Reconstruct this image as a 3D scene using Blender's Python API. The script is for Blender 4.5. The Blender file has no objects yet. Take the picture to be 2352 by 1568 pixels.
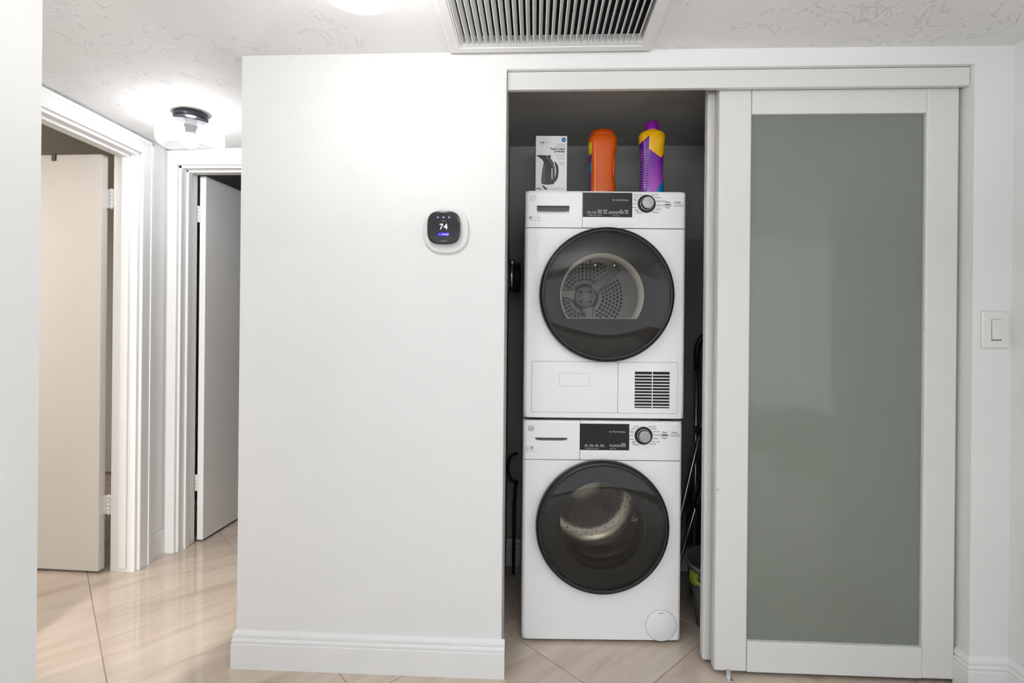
import bpy, bmesh, math, random
from mathutils import Vector, Matrix
random.seed(7)
S = bpy.context.scene
COL = S.collection
R = math.radians

# ------------------------------------------------------------------ camera, world, exposure
cd = bpy.data.cameras.new('camera')
cam = bpy.data.objects.new('camera', cd); COL.objects.link(cam)
FPX = 1180.0
cd.sensor_width = 36.0
cd.lens = FPX / 2352 * 36.0
cd.shift_y = (745 - 784) / 2352
cd.clip_start = 0.02
cam.matrix_world = (Matrix.Translation((0, 0, 1.188)) @ Matrix.Rotation(R(2.5), 4, 'Z')
                    @ Matrix.Rotation(R(90), 4, 'X') @ Matrix.Rotation(R(0.55), 4, 'Z'))
cd.dof.use_dof = True
cd.dof.focus_distance = 2.0
cd.dof.aperture_fstop = 3.2
S.camera = cam

w = bpy.data.worlds.new('world'); S.world = w; w.use_nodes = True
w.node_tree.nodes['Background'].inputs[0].default_value = (0.875, 0.945, 1.0, 1)
w.node_tree.nodes['Background'].inputs[1].default_value = 1.5
S.view_settings.view_transform = 'Standard'
S.view_settings.look = 'None'
S.view_settings.exposure = 0.20
S.view_settings.gamma = 1.0
S.view_settings.use_curve_mapping = False
S.cycles.caustics_reflective = False
S.cycles.caustics_refractive = False
S.cycles.sample_clamp_indirect = 5.0
S.cycles.max_bounces = 6
S.cycles.use_light_tree = False
S.cycles.diffuse_bounces = 3
S.cycles.glossy_bounces = 3
S.cycles.transmission_bounces = 5
S.cycles.transparent_max_bounces = 8
S.cycles.use_adaptive_sampling = True
S.cycles.adaptive_threshold = 0.08
S.cycles.adaptive_min_samples = 16
BULB_NEAR, BULB_HALL, TRACK_W, SIDE_ROOM_W = 135.0, 122.0, 60.0, 21.0
# unseen fill light added behind the camera to brighten the ceiling
bl = bpy.data.lights.new('ceiling_fill', 'AREA'); bl.shape = 'DISK'; bl.size = .7; bl.energy = 36.0; bl.color = (.97, .98, 1.0)
blo = bpy.data.objects.new('ceiling_fill', bl); COL.objects.link(blo); blo.location = (.15, -.25, 1.5); blo.rotation_euler = (R(180), 0, 0)

# unseen fill light added at the hall's near end to brighten it
hl = bpy.data.lights.new('hall_fill', 'AREA'); hl.shape = 'DISK'; hl.size = .3; hl.energy = 62.0; hl.color = (1.0, .98, .96)
hlo = bpy.data.objects.new('hall_fill', hl); COL.objects.link(hlo); hlo.location = (-1.47, -.85, 1.98); hlo.rotation_euler = (R(55), 0, 0)

# ------------------------------------------------------------------ node helper
class V:
    """a scalar in a node tree; arithmetic adds Math nodes"""
    def __init__(s, nt, sock): s.nt, s.s = nt, sock
    def _m(s, op, a, b=None, c=None):
        n = s.nt.nodes.new('ShaderNodeMath'); n.operation = op
        for i, q in enumerate((a, b, c)):
            if q is None: continue
            if isinstance(q, V): s.nt.links.new(q.s, n.inputs[i])
            else: n.inputs[i].default_value = q
        return V(s.nt, n.outputs[0])
    def __add__(s, o): return s._m('ADD', s, o)
    __radd__ = __add__
    def __sub__(s, o): return s._m('SUBTRACT', s, o)
    def __rsub__(s, o): return s._m('SUBTRACT', o, s)
    def __mul__(s, o): return s._m('MULTIPLY', s, o)
    __rmul__ = __mul__
    def __truediv__(s, o): return s._m('DIVIDE', s, o)
    def __gt__(s, o): return s._m('GREATER_THAN', s, o)
    def __lt__(s, o): return s._m('LESS_THAN', s, o)
    def sin(s): return s._m('SINE', s)
    def abs(s): return s._m('ABSOLUTE', s)
    def frac(s): return s._m('FRACT', s)

def new_mat(name):
    m = bpy.data.materials.new(name); m.use_nodes = True
    nt = m.node_tree
    return m, nt, nt.nodes['Principled BSDF']

def mat(name, col, rough=.5, metal=0.0, spec=.5, coat=0.0, noise=0.0, nscale=8.0, bump=0.0, bscale=300.0,
        emit=None, estr=0.0, trans=0.0, ior=1.45, sheen=0.0):
    m, nt, b = new_mat(name)
    b.inputs['Base Color'].default_value = (*col, 1)
    b.inputs['Roughness'].default_value = rough
    b.inputs['Metallic'].default_value = metal
    b.inputs['Specular IOR Level'].default_value = spec
    b.inputs['Coat Weight'].default_value = coat
    b.inputs['Coat Roughness'].default_value = 0.04
    b.inputs['Transmission Weight'].default_value = trans
    b.inputs['IOR'].default_value = ior
    if emit:
        b.inputs['Emission Color'].default_value = (*emit, 1)
        b.inputs['Emission Strength'].default_value = estr
    if noise or bump:
        tc = nt.nodes.new('ShaderNodeTexCoord')
    if noise:
        n = nt.nodes.new('ShaderNodeTexNoise'); n.inputs['Scale'].default_value = nscale
        n.inputs['Detail'].default_value = 4
        nt.links.new(tc.outputs['Object'], n.inputs['Vector'])
        r = nt.nodes.new('ShaderNodeValToRGB')
        r.color_ramp.elements[0].position = .3; r.color_ramp.elements[1].position = .7
        r.color_ramp.elements[0].color = tuple(max(0, c * (1 - noise)) for c in col) + (1,)
        r.color_ramp.elements[1].color = tuple(min(1, c * (1 + noise)) for c in col) + (1,)
        nt.links.new(n.outputs['Fac'], r.inputs[0]); nt.links.new(r.outputs[0], b.inputs['Base Color'])
    if bump:
        n = nt.nodes.new('ShaderNodeTexNoise'); n.inputs['Scale'].default_value = bscale
        n.inputs['Detail'].default_value = 3
        nt.links.new(tc.outputs['Object'], n.inputs['Vector'])
        bp = nt.nodes.new('ShaderNodeBump'); bp.inputs['Strength'].default_value = bump
        bp.inputs['Distance'].default_value = .004
        nt.links.new(n.outputs['Fac'], bp.inputs['Height']); nt.links.new(bp.outputs[0], b.inputs['Normal'])
    return m

def ceiling_mat(name, col, strength=.6, scale=9.0):
    """knock-down plaster: flattened trowel ridges"""
    m, nt, b = new_mat(name)
    b.inputs['Base Color'].default_value = (*col, 1); b.inputs['Roughness'].default_value = .75
    tc = nt.nodes.new('ShaderNodeTexCoord')
    n = nt.nodes.new('ShaderNodeTexNoise'); n.inputs['Scale'].default_value = scale
    n.inputs['Detail'].default_value = 5; n.inputs['Distortion'].default_value = 1.6
    nt.links.new(tc.outputs['Object'], n.inputs['Vector'])
    v = V(nt, n.outputs['Fac']); ridge = (v - .56).abs()
    r = nt.nodes.new('ShaderNodeValToRGB')
    r.color_ramp.elements[0].position = 0.0; r.color_ramp.elements[0].color = (1, 1, 1, 1)
    r.color_ramp.elements[1].position = .018; r.color_ramp.elements[1].color = (0, 0, 0, 1)
    nt.links.new(ridge.s, r.inputs[0])
    n2 = nt.nodes.new('ShaderNodeTexNoise'); n2.inputs['Scale'].default_value = 90
    nt.links.new(tc.outputs['Object'], n2.inputs['Vector'])
    n3 = nt.nodes.new('ShaderNodeTexNoise'); n3.inputs['Scale'].default_value = 2.6
    nt.links.new(tc.outputs['Object'], n3.inputs['Vector'])
    patch = V(nt, n3.outputs['Fac'])._m('SMOOTHSTEP' if False else 'GREATER_THAN', V(nt, n3.outputs['Fac']), .5)
    h = V(nt, r.outputs[0]) * patch + V(nt, n2.outputs['Fac']) * .25
    bp = nt.nodes.new('ShaderNodeBump'); bp.inputs['Strength'].default_value = strength
    bp.inputs['Distance'].default_value = .004
    nt.links.new(h.s, bp.inputs['Height']); nt.links.new(bp.outputs[0], b.inputs['Normal'])
    return m

def thin_glass(name, tint, gloss=1.0, haze=0.0, hazecol=(1, 1, 1)):
    """thin glass wall: transparent with a Fresnel mirror and a little scattering"""
    m = bpy.data.materials.new(name); m.use_nodes = True; nt = m.node_tree; nt.nodes.clear()
    out = nt.nodes.new('ShaderNodeOutputMaterial')
    tr = nt.nodes.new('ShaderNodeBsdfTransparent'); tr.inputs[0].default_value = (*tint, 1)
    gl = nt.nodes.new('ShaderNodeBsdfGlossy'); gl.inputs['Roughness'].default_value = .015
    ge = nt.nodes.new('ShaderNodeNewGeometry'); dt = nt.nodes.new('ShaderNodeVectorMath'); dt.operation = 'DOT_PRODUCT'
    nt.links.new(ge.outputs['Normal'], dt.inputs[0]); nt.links.new(ge.outputs['Incoming'], dt.inputs[1])
    k = 1.0 - V(nt, dt.outputs['Value']).abs()          # Schlick's Fresnel, the same from either side of the thin sheet
    fz = k._m('POWER', k, 5.0) * .96 + .038
    mx = nt.nodes.new('ShaderNodeMixShader')
    nt.links.new((fz * gloss).s, mx.inputs[0])
    src = tr
    if haze:
        tl = nt.nodes.new('ShaderNodeBsdfTranslucent'); tl.inputs[0].default_value = (*hazecol, 1)
        df = nt.nodes.new('ShaderNodeBsdfDiffuse'); df.inputs[0].default_value = (*hazecol, 1)
        m0 = nt.nodes.new('ShaderNodeMixShader'); m0.inputs[0].default_value = .5
        nt.links.new(tl.outputs[0], m0.inputs[1]); nt.links.new(df.outputs[0], m0.inputs[2])
        m1 = nt.nodes.new('ShaderNodeMixShader'); m1.inputs[0].default_value = haze
        nt.links.new(tr.outputs[0], m1.inputs[1]); nt.links.new(m0.outputs[0], m1.inputs[2]); src = m1
    nt.links.new(src.outputs[0], mx.inputs[1]); nt.links.new(gl.outputs[0], mx.inputs[2])
    nt.links.new(mx.outputs[0], out.inputs[0])
    return m

def emissive(name, col, strength, sample=True):
    m = bpy.data.materials.new(name); m.use_nodes = True; nt = m.node_tree; nt.nodes.clear()
    out = nt.nodes.new('ShaderNodeOutputMaterial'); e = nt.nodes.new('ShaderNodeEmission')
    e.inputs[0].default_value = (*col, 1); e.inputs[1].default_value = strength
    nt.links.new(e.outputs[0], out.inputs[0])
    if not sample: m.cycles.emission_sampling = 'NONE'
    return m

# ------------------------------------------------------------------ materials
M = {}
M['wall'] = mat('wall_paint', (.83, .83, .825), .55, noise=.012, nscale=3, bump=.05, bscale=260)
M['ceil'] = ceiling_mat('ceiling_plaster', (.83, .83, .825))
M['trim'] = mat('trim_paint', (.85, .85, .845), .35, noise=.01, nscale=12)
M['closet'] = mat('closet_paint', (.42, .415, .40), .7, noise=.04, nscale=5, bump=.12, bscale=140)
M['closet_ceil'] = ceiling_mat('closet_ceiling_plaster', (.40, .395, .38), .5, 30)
M['cream'] = mat('cream_door_paint', (.80, .765, .715), .5, noise=.012, nscale=4)
M['doorwhite'] = mat('white_door_paint', (.88, .87, .86), .45, noise=.012, nscale=4)
M['side_room'] = mat('side_room_paint', (.78, .75, .70), .7)
M['dark_room'] = mat('unlit_room_shade_grey', (.34, .34, .33), .8)  # wall colour darkened to stand in for the room being unlit
M['hinge'] = mat('painted_hinge', (.84, .84, .835), .4)
M['black'] = mat('black_plastic', (.012, .012, .013), .35)
M['blackmetal'] = mat('black_metal', (.018, .019, .026), .32, metal=.3)
M['rubber'] = mat('black_rubber', (.015, .015, .015), .6)
M['steel'] = mat('brushed_steel', (.62, .61, .60), .28, metal=1)
M['knobsteel'] = mat('spun_steel', (.34, .335, .33), .38, metal=1)
M['chrome'] = mat('chrome', (.8, .8, .8), .12, metal=1)
M['zinc'] = mat('zinc_bracket', (.66, .66, .66), .3, metal=1)
M['enamel'] = mat('white_enamel', (.93, .93, .935), .22, spec=.5)
M['seam'] = mat('painted_gap_shade', (.10, .10, .10), .6)  # dark grey put in for the shade inside gaps between parts
M['panelblack'] = mat('black_display_glass', (.02, .02, .02), .2, spec=.25)
M['gasket'] = mat('dark_grey_plastic', (.03, .03, .03), .65, spec=.2)
M['lip'] = mat('drum_lip_metal', (.80, .77, .68), .4)
M['drumsteel'] = mat('drum_steel', (.56, .51, .44), .2, metal=1)
M['drumgrey'] = mat('drum_back_metal', (.55, .52, .46), .4, metal=.2)
M['hub'] = mat('hub_metal', (.88, .84, .74), .35, metal=.2)
M['doorglass'] = thin_glass('tinted_door_glass', (.72, .705, .675))
M['clearglass'] = thin_glass('clear_bowl_glass', (.78, .78, .76), haze=.025)
M['shade'] = thin_glass('lamp_glass', (.98, .985, .99), gloss=.8, haze=.075)
M['bulb_near'] = emissive('lit_bulb', (1.0, .97, .93), BULB_NEAR)
M['bulb_hall'] = emissive('lit_bulb_hall', (.95, .97, 1.0), BULB_HALL)
M['grille'] = mat('painted_grille', (.80, .80, .79), .4)
M['duct_dark'] = mat('dark_duct', (.02, .02, .02), .9)
M['slidewhite'] = mat('white_lacquer', (.74, .74, .72), .38)
M['plate'] = mat('switch_plastic', (.80, .80, .785), .35)
M['text_dark'] = mat('dark_print', (.05, .05, .055), .6)
M['text_grey'] = mat('grey_print', (.36, .36, .37), .6)
M['text_white'] = mat('white_print', (.75, .75, .75), .6)
M['badge'] = mat('badge_silver', (.55, .55, .55), .35, metal=.6)
M['carton'] = mat('white_carton', (.80, .79, .78), .5)
M['carton_side'] = mat('brown_carton_edge', (.52, .42, .33), .7)
M['print_dark'] = mat('photo_dark', (.035, .033, .037), .4)
M['print_mid'] = mat('photo_mid', (.11, .105, .115), .4)
M['print_light'] = mat('photo_light', (.55, .54, .56), .4)
M['blue'] = mat('blue_sticker', (.01, .16, .58), .4)
M['bluetext'] = mat('blue_sticker_print', (.75, .82, .9), .5)
M['orange'] = mat('orange_plastic', (.62, .092, .0), .28)
M['orangecap'] = mat('orange_cap_plastic', (.58, .06, .0), .35)
M['purple'] = mat('purple_cap_plastic', (.20, .006, .27), .35)
M['pail'] = mat('grey_pail_plastic', (.16, .17, .17), .5)
M['lime'] = mat('lime_plastic', (.30, .38, .05), .5)
M['greybox'] = mat('smoky_plastic', (.10, .10, .11), .3)
M['screen'] = mat('thermostat_screen', (.006, .006, .008), .12, coat=.3)
M['glow_white'] = emissive('screen_digits', (.88, .88, 1.0), 1.3, False)
M['glow_dim'] = emissive('screen_icons', (.50, .52, .95), .9, False)
M['glow_violet'] = emissive('screen_pill', (.07, .045, .62), 1.0, False)
M['brandgrey'] = mat('screen_bezel_print', (.35, .34, .31), .5)

def frosted():
    m, nt, b = new_mat('frosted_glass')
    b.inputs['Base Color'].default_value = (.40, .445, .385, 1)
    b.inputs['Roughness'].default_value = .20
    b.inputs['Transmission Weight'].default_value = .5
    b.inputs['IOR'].default_value = 1.3
    b.inputs['Coat Weight'].default_value = .55
    b.inputs['Coat Roughness'].default_value = .02
    return m
M['frost'] = frosted()

def tile_mat():
    m, nt, b = new_mat('polished_porcelain')
    tc = nt.nodes.new('ShaderNodeTexCoord'); oi = nt.nodes.new('ShaderNodeObjectInfo')
    mp = nt.nodes.new('ShaderNodeMapping'); mp.inputs['Scale'].default_value = (1.1, 6.5, 1.0)
    mp.inputs['Rotation'].default_value = (0, 0, R(7))
    add = nt.nodes.new('ShaderNodeVectorMath'); add.operation = 'ADD'
    sc = nt.nodes.new('ShaderNodeVectorMath'); sc.operation = 'SCALE'; sc.inputs[0].default_value = (31, 17, 5)
    nt.links.new(oi.outputs['Random'], sc.inputs['Scale'])
    nt.links.new(tc.outputs['Object'], mp.inputs[0])
    nt.links.new(mp.outputs[0], add.inputs[0]); nt.links.new(sc.outputs[0], add.inputs[1])
    n = nt.nodes.new('ShaderNodeTexNoise'); n.inputs['Scale'].default_value = 1.5
    n.inputs['Detail'].default_value = 6; n.inputs['Roughness'].default_value = .62
    n.inputs['Distortion'].default_value = .9
    nt.links.new(add.outputs[0], n.inputs['Vector'])
    r = nt.nodes.new('ShaderNodeValToRGB'); e = r.color_ramp.elements
    e[0].position = .28; e[0].color = (.50, .395, .315, 1)
    e[1].position = .78; e[1].color = (.72, .615, .52, 1)
    k = r.color_ramp.elements.new(.5); k.color = (.625, .52, .43, 1)
    nt.links.new(n.outputs['Fac'], r.inputs[0]); nt.links.new(r.outputs[0], b.inputs['Base Color'])
    b.inputs['Roughness'].default_value = .065
    b.inputs['Specular IOR Level'].default_value = .62
    return m
M['tile'] = tile_mat()
M['grout'] = mat('grout', (.36, .28, .22), .8)

def detergent_mat():
    """printed sleeve: purple body, yellow shoulder wave, blue lower corner, darker left panel with bars of small print"""
    m, nt, b = new_mat('printed_bottle_sleeve')
    tc = nt.nodes.new('ShaderNodeTexCoord'); sp = nt.nodes.new('ShaderNodeSeparateXYZ')
    nt.links.new(tc.outputs['Object'], sp.inputs[0])
    x, y, z = (V(nt, sp.outputs[i]) for i in range(3))
    def mix(f, a, c):
        n = nt.nodes.new('ShaderNodeMix'); n.data_type = 'RGBA'
        nt.links.new(f.s, n.inputs['Factor'])
        for q, i in ((a, 6), (c, 7)):
            if isinstance(q, tuple): n.inputs[i].default_value = (*q, 1)
            else: nt.links.new(q, n.inputs[i])
        return n.outputs[2]
    fade = (z * 10.0 - .3)._m('MINIMUM', (z * 10.0 - .3)._m('MAXIMUM', z * 10.0 - .3, 0.0), 1.0)
    body = mix(fade, (.36, .06, .44), (.15, .010, .31))
    edge = (.029 - x)._m('MAXIMUM', .029 - x, 0.0) * .66 + (x - .029)._m('MAXIMUM', x - .029, 0.0) * 1.4 + .139
    c = mix(z > edge, body, (.80, .42, .002))
    c = mix(z < ((x - .008) * 1.55 + .008), c, (.003, .17, .42))
    left = x < -.018
    bars = ((z * 105).frac() > .55) * (((x + z * .25) * 260).frac() > .35)
    c2 = mix(bars * (z < .17), (.10, .004, .22), (.36, .17, .50))
    c2 = mix(z > ((x + .018) * .8 + .221), c2, (.80, .42, .002))
    c = mix(left, c, c2)
    nt.links.new(c, b.inputs['Base Color']); b.inputs['Roughness'].default_value = .22
    return m
M['detergent'] = detergent_mat()

def pods_mat():
    m, nt, b = new_mat('orange_tub_label')
    tc = nt.nodes.new('ShaderNodeTexCoord'); sp = nt.nodes.new('ShaderNodeSeparateXYZ')
    nt.links.new(tc.outputs['Object'], sp.inputs[0])
    x, y, z = (V(nt, sp.outputs[i]) for i in range(3))
    def mix(f, a, c):
        n = nt.nodes.new('ShaderNodeMix'); n.data_type = 'RGBA'
        nt.links.new(f.s, n.inputs['Factor'])
        for q, i in ((a, 6), (c, 7)):
            if isinstance(q, tuple): n.inputs[i].default_value = (*q, 1)
            else: nt.links.new(q, n.inputs[i])
        return n.outputs[2]
    base = (.62, .092, .0)
    lab = mix(z > .165, (.10, .07, .40), (.72, .62, .01))
    lab = mix((z > .105) * (z < .135), lab, (.02, .28, .55))
    lab = mix((z > .15) * (z < .17), lab, (.16, .02, .20))
    f = ((x * -1.0) > (.0455 + (z - .14).abs() * .02)) * (z < .215)
    c = mix(f, base, lab)
    nt.links.new(c, b.inputs['Base Color']); b.inputs['Roughness'].default_value = .28
    return m
M['pods'] = pods_mat()

# ------------------------------------------------------------------ mesh helpers
def bmj(bm, tmp, mtx=None):
    """append tmp into bm"""
    if mtx is not None: bmesh.ops.transform(tmp, matrix=mtx, verts=tmp.verts)
    vm = [bm.verts.new(v.co) for v in tmp.verts]
    tmp.verts.index_update()
    for f in tmp.faces:
        try:
            g = bm.faces.new([vm[v.index] for v in f.verts]); g.smooth = f.smooth
        except ValueError: pass
    tmp.free()

def box(bm, x0, x1, y0, y1, z0, z1, bev=0.0, seg=2, mtx=None):
    t = bmesh.new()
    bmesh.ops.create_cube(t, size=1.0)
    for v in t.verts:
        v.co = Vector((x0 + (v.co.x + .5) * (x1 - x0), y0 + (v.co.y + .5) * (y1 - y0), z0 + (v.co.z + .5) * (z1 - z0)))
    if bev: bmesh.ops.bevel(t, geom=list(t.edges), offset=bev, segments=seg, affect='EDGES', profile=.5)
    bmj(bm, t, mtx)

def lathe(bm, prof, seg=48, origin=(0, 0, 0), axis='Z', close=False, smooth=True):
    """prof: (r, h) pairs; axis Z: h along z; axis Y: h along y; axis X: h along x"""
    o = Vector(origin); rings = []
    for r, h in prof:
        if r < 1e-6:
            p = {'Z': (0, 0, h), 'Y': (0, h, 0), 'X': (h, 0, 0)}[axis]
            rings.append([bm.verts.new(o + Vector(p))]); continue
        ring = []
        for i in range(seg):
            a = 2 * math.pi * i / seg; c, s = r * math.cos(a), r * math.sin(a)
            p = {'Z': (c, s, h), 'Y': (c, h, s), 'X': (h, c, s)}[axis]
            ring.append(bm.verts.new(o + Vector(p)))
        rings.append(ring)
    n = len(rings)
    for k in range(n if close else n - 1):
        A, B = rings[k], rings[(k + 1) % n]
        for i in range(seg):
            j = (i + 1) % seg
            try:
                if len(A) == 1 and len(B) == 1: break
                if len(A) == 1: f = bm.faces.new((A[0], B[i], B[j]))
                elif len(B) == 1: f = bm.faces.new((A[i], B[0], A[j]))
                else: f = bm.faces.new((A[i], B[i], B[j], A[j]))
                f.smooth = smooth
            except ValueError: pass

def loft(bm, secs, cap=True, smooth=True, closed=True):
    rings = [[bm.verts.new(p) for p in s] for s in secs]
    n = len(rings[0])
    for A, B in zip(rings, rings[1:]):
        for i in range(n if closed else n - 1):
            j = (i + 1) % n
            f = bm.faces.new((A[i], A[j], B[j], B[i])); f.smooth = smooth
    if cap:
        bm.faces.new(rings[0]); bm.faces.new(list(reversed(rings[-1])))

def tube(bm, pts, r, seg=12, cap=True):
    pts = [Vector(p) for p in pts]; rings = []
    rs = r if isinstance(r, (list, tuple)) else [r] * len(pts)
    up = Vector((0, 1, 0))
    for i, p in enumerate(pts):
        d = (pts[min(i + 1, len(pts) - 1)] - pts[max(i - 1, 0)]).normalized()
        if abs(d.dot(up)) > .95: up = Vector((1, 0, 0))
        a = d.cross(up).normalized(); b = d.cross(a).normalized()
        rings.append([p + rs[i] * (a * math.cos(2 * math.pi * k / seg) + b * math.sin(2 * math.pi * k / seg)) for k in range(seg)])
    loft(bm, rings, cap)

def poly(bm, pts, y):
    """flat polygon in the XZ plane"""
    f = bm.faces.new([bm.verts.new((p[0], y, p[1])) for p in pts]); return f

def plate(bm, pts, y0, y1):
    """XZ outline extruded from y0 (front) to y1"""
    loft(bm, [[(p[0], y0, p[1]) for p in pts], [(p[0], y1, p[1]) for p in pts]], True, False)

def rrect(x0, x1, z0, z1, r, n=5):
    out = []
    for cx, cz, a0 in ((x1 - r, z1 - r, 0), (x0 + r, z1 - r, 90), (x0 + r, z0 + r, 180), (x1 - r, z0 + r, 270)):
        for k in range(n + 1):
            a = R(a0 + 90 * k / n); out.append((cx + r * math.cos(a), cz + r * math.sin(a)))
    return out

def squircle(cx, cz, a, n=64, p=3.2):
    out = []
    for i in range(n):
        t = 2 * math.pi * i / n; c, s = math.cos(t), math.sin(t)
        out.append((cx + a * math.copysign(abs(c) ** (2 / p), c), cz + a * math.copysign(abs(s) ** (2 / p), s)))
    return out

def text(bm, s, size, x, y, z, align='LEFT', bold=0.0, rot=0.0):
    cu = bpy.data.curves.new('t', 'FONT'); cu.body = s; cu.size = size; cu.align_x = align
    cu.align_y = 'CENTER'; cu.resolution_u = 2; cu.offset = bold
    o = bpy.data.objects.new('t', cu); COL.objects.link(o)
    dg = bpy.context.evaluated_depsgraph_get()
    me = o.evaluated_get(dg).to_mesh()
    vs = [bm.verts.new((x + v.co.x * math.cos(rot) - v.co.y * math.sin(rot), y, z + v.co.y * math.cos(rot) + v.co.x * math.sin(rot))) for v in me.vertices]
    for p in me.polygons:
        try: bm.faces.new([vs[i] for i in p.vertices])
        except ValueError: pass
    o.evaluated_get(dg).to_mesh_clear()
    bpy.data.objects.remove(o); bpy.data.curves.remove(cu)

def link(name, bm, m, parent=None, smooth=None, mats=None):
    me = bpy.data.meshes.new(name)
    bmesh.ops.recalc_face_normals(bm, faces=list(bm.faces))
    bm.to_mesh(me); bm.free()
    if mats:
        for q in mats: me.materials.append(q)
    else: me.materials.append(M[m] if isinstance(m, str) else m)
    o = bpy.data.objects.new(name, me); COL.objects.link(o)
    if smooth:
        for p in me.polygons: p.use_smooth = True
    if parent is not None: o.parent = parent
    return o

def obj(name, m, fn, parent=None, smooth=None):
    bm = bmesh.new(); fn(bm); return link(name, bm, m, parent, smooth)

def root(name, loc=(0, 0, 0), rz=0.0):
    o = bpy.data.objects.new(name, None); COL.objects.link(o)
    o.location = loc; o.rotation_euler = (0, 0, R(rz)); o.empty_display_size = .05
    return o

def tag(o, label, cat, group=None):
    o['label'] = label; o['category'] = cat; o['kind'] = 'thing'
    if group: o['group'] = group
    return o

def struct(o, label=None):
    o['kind'] = 'structure'
    if label: o['label'] = label
    return o

# ------------------------------------------------------------------ the setting
YW = 1.73          # front face of the main wall
ZC = 2.105         # ceiling
JL, JR = -.102, 1.419   # sides of the closet opening
ZO = 2.048         # top of the closet opening
XR = 1.541         # right wall
WT = .12

def f(bm):
    box(bm, -1.016, JL, YW, YW + WT, -.02, ZC + .05)
    box(bm, JL, JR, YW, YW + WT, ZO, ZC + .05)
    box(bm, JR, XR + .12, YW, YW + WT, -.02, ZC + .05)
struct(obj('wall_back', 'wall', f))
struct(obj('wall_hall_right', 'wall', lambda bm: box(bm, -1.016, -.90, YW + WT, 2.56, -.02, ZC + .05)))
struct(obj('wall_right', 'wall', lambda bm: box(bm, XR, XR + .12, .84, YW, -.02, ZC + .05)))
struct(obj('wall_left', 'wall', lambda bm: box(bm, -1.235, -1.104, -1.0, 1.1, -.02, ZC + .05)))
# closet shell
CB, CL, CR, CZ = 2.54, -.128, 1.50, 2.068
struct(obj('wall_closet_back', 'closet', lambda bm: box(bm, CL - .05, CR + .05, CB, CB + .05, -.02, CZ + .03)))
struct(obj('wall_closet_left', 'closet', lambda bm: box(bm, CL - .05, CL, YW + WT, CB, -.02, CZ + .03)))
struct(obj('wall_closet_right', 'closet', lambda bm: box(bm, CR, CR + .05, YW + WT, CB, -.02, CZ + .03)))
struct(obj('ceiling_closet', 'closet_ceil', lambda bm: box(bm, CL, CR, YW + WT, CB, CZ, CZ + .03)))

# left hall wall, slightly out of square with the rest
HL = root('wall_hall_left', (-1.887, 2.45, 0), 3.0); struct(HL)
DO0, DO1, DH = -.865, -.085, 1.985       # door opening along the wall, and its head
def f(bm):
    box(bm, -.11, 0, DO1 + .0, .16, -.02, 2.3)
    box(bm, -.11, 0, DO0, DO1, DH + .0, 2.3)
    box(bm, -.11, 0, -4.2, DO0, -.02, 2.3)
obj('wall_panel', 'wall', f, HL)
# far hall wall with an opening
FO0, FO1, FH = -1.832, -1.075, 1.988
def f(bm):
    box(bm, -2.05, FO0, 2.565, 2.685, -.02, 2.3)
    box(bm, FO0, FO1, 2.565, 2.685, FH, 2.3)
    box(bm, FO1, -.9, 2.565, 2.685, -.02, 2.3)
struct(obj('wall_hall_end', 'wall', f))

# ceiling of the lobby and hall: level over the lobby, sagging a little towards the hall's far left
def ceil_z(x, y):
    t = min(1, max(0, (-1.0 - x) / .88)); t = t * t * (3 - 2 * t)
    return ZC + .004 * math.exp(-((x - .2) / .9) ** 2) - .040 * t
def f(bm):
    xs = [-1.95 + .095 * i for i in range(11)] + [-.8, -.5, -.2, .1, .4, .8, 1.2, XR + .3]
    ys = [-1.0, 0, .8, 1.4, YW + .02, 2.0, 2.3, 2.6]
    g = [[bm.verts.new((x, y, ceil_z(x, y))) for x in xs] for y in ys]
    for a, b in zip(g, g[1:]):
        for i in range(len(xs) - 1):
            if ys[g.index(a)] >= YW and xs[i] > -1.0: continue
            q = bm.faces.new((a[i], b[i], b[i + 1], a[i + 1])); q.smooth = True
struct(obj('ceiling', 'ceil', f))
struct(obj('ceiling_living', 'ceil', lambda bm: (box(bm, -4.5, 4.5, -4.2, -1.0, 2.50, 2.55), box(bm, -4.5, 4.5, -1.02, -1.0, 2.105, 2.55))))

# side room behind the left door, and the dark room behind the far door
struct(obj('wall_side_room', 'side_room', lambda bm: (box(bm, -4.35, -2.09, 3.9, 3.95, 0, 2.4), box(bm, -4.35, -4.3, .2, 3.95, 0, 2.4), box(bm, -4.35, -2.0, .15, .2, 0, 2.4), box(bm, -2.12, -2.09, 2.62, 3.95, 0, 2.4))))
struct(obj('ceiling_side_room', 'side_room', lambda bm: box(bm, -4.35, -2.015, .2, 3.95, 2.18, 2.22)))
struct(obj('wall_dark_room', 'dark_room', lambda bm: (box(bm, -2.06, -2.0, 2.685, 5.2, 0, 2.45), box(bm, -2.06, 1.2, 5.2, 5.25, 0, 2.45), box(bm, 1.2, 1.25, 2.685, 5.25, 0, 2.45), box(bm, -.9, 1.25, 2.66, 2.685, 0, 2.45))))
struct(obj('ceiling_dark_room', 'dark_room', lambda bm: box(bm, -2.06, 1.25, 2.685, 5.25, 2.40, 2.45)))

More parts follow.
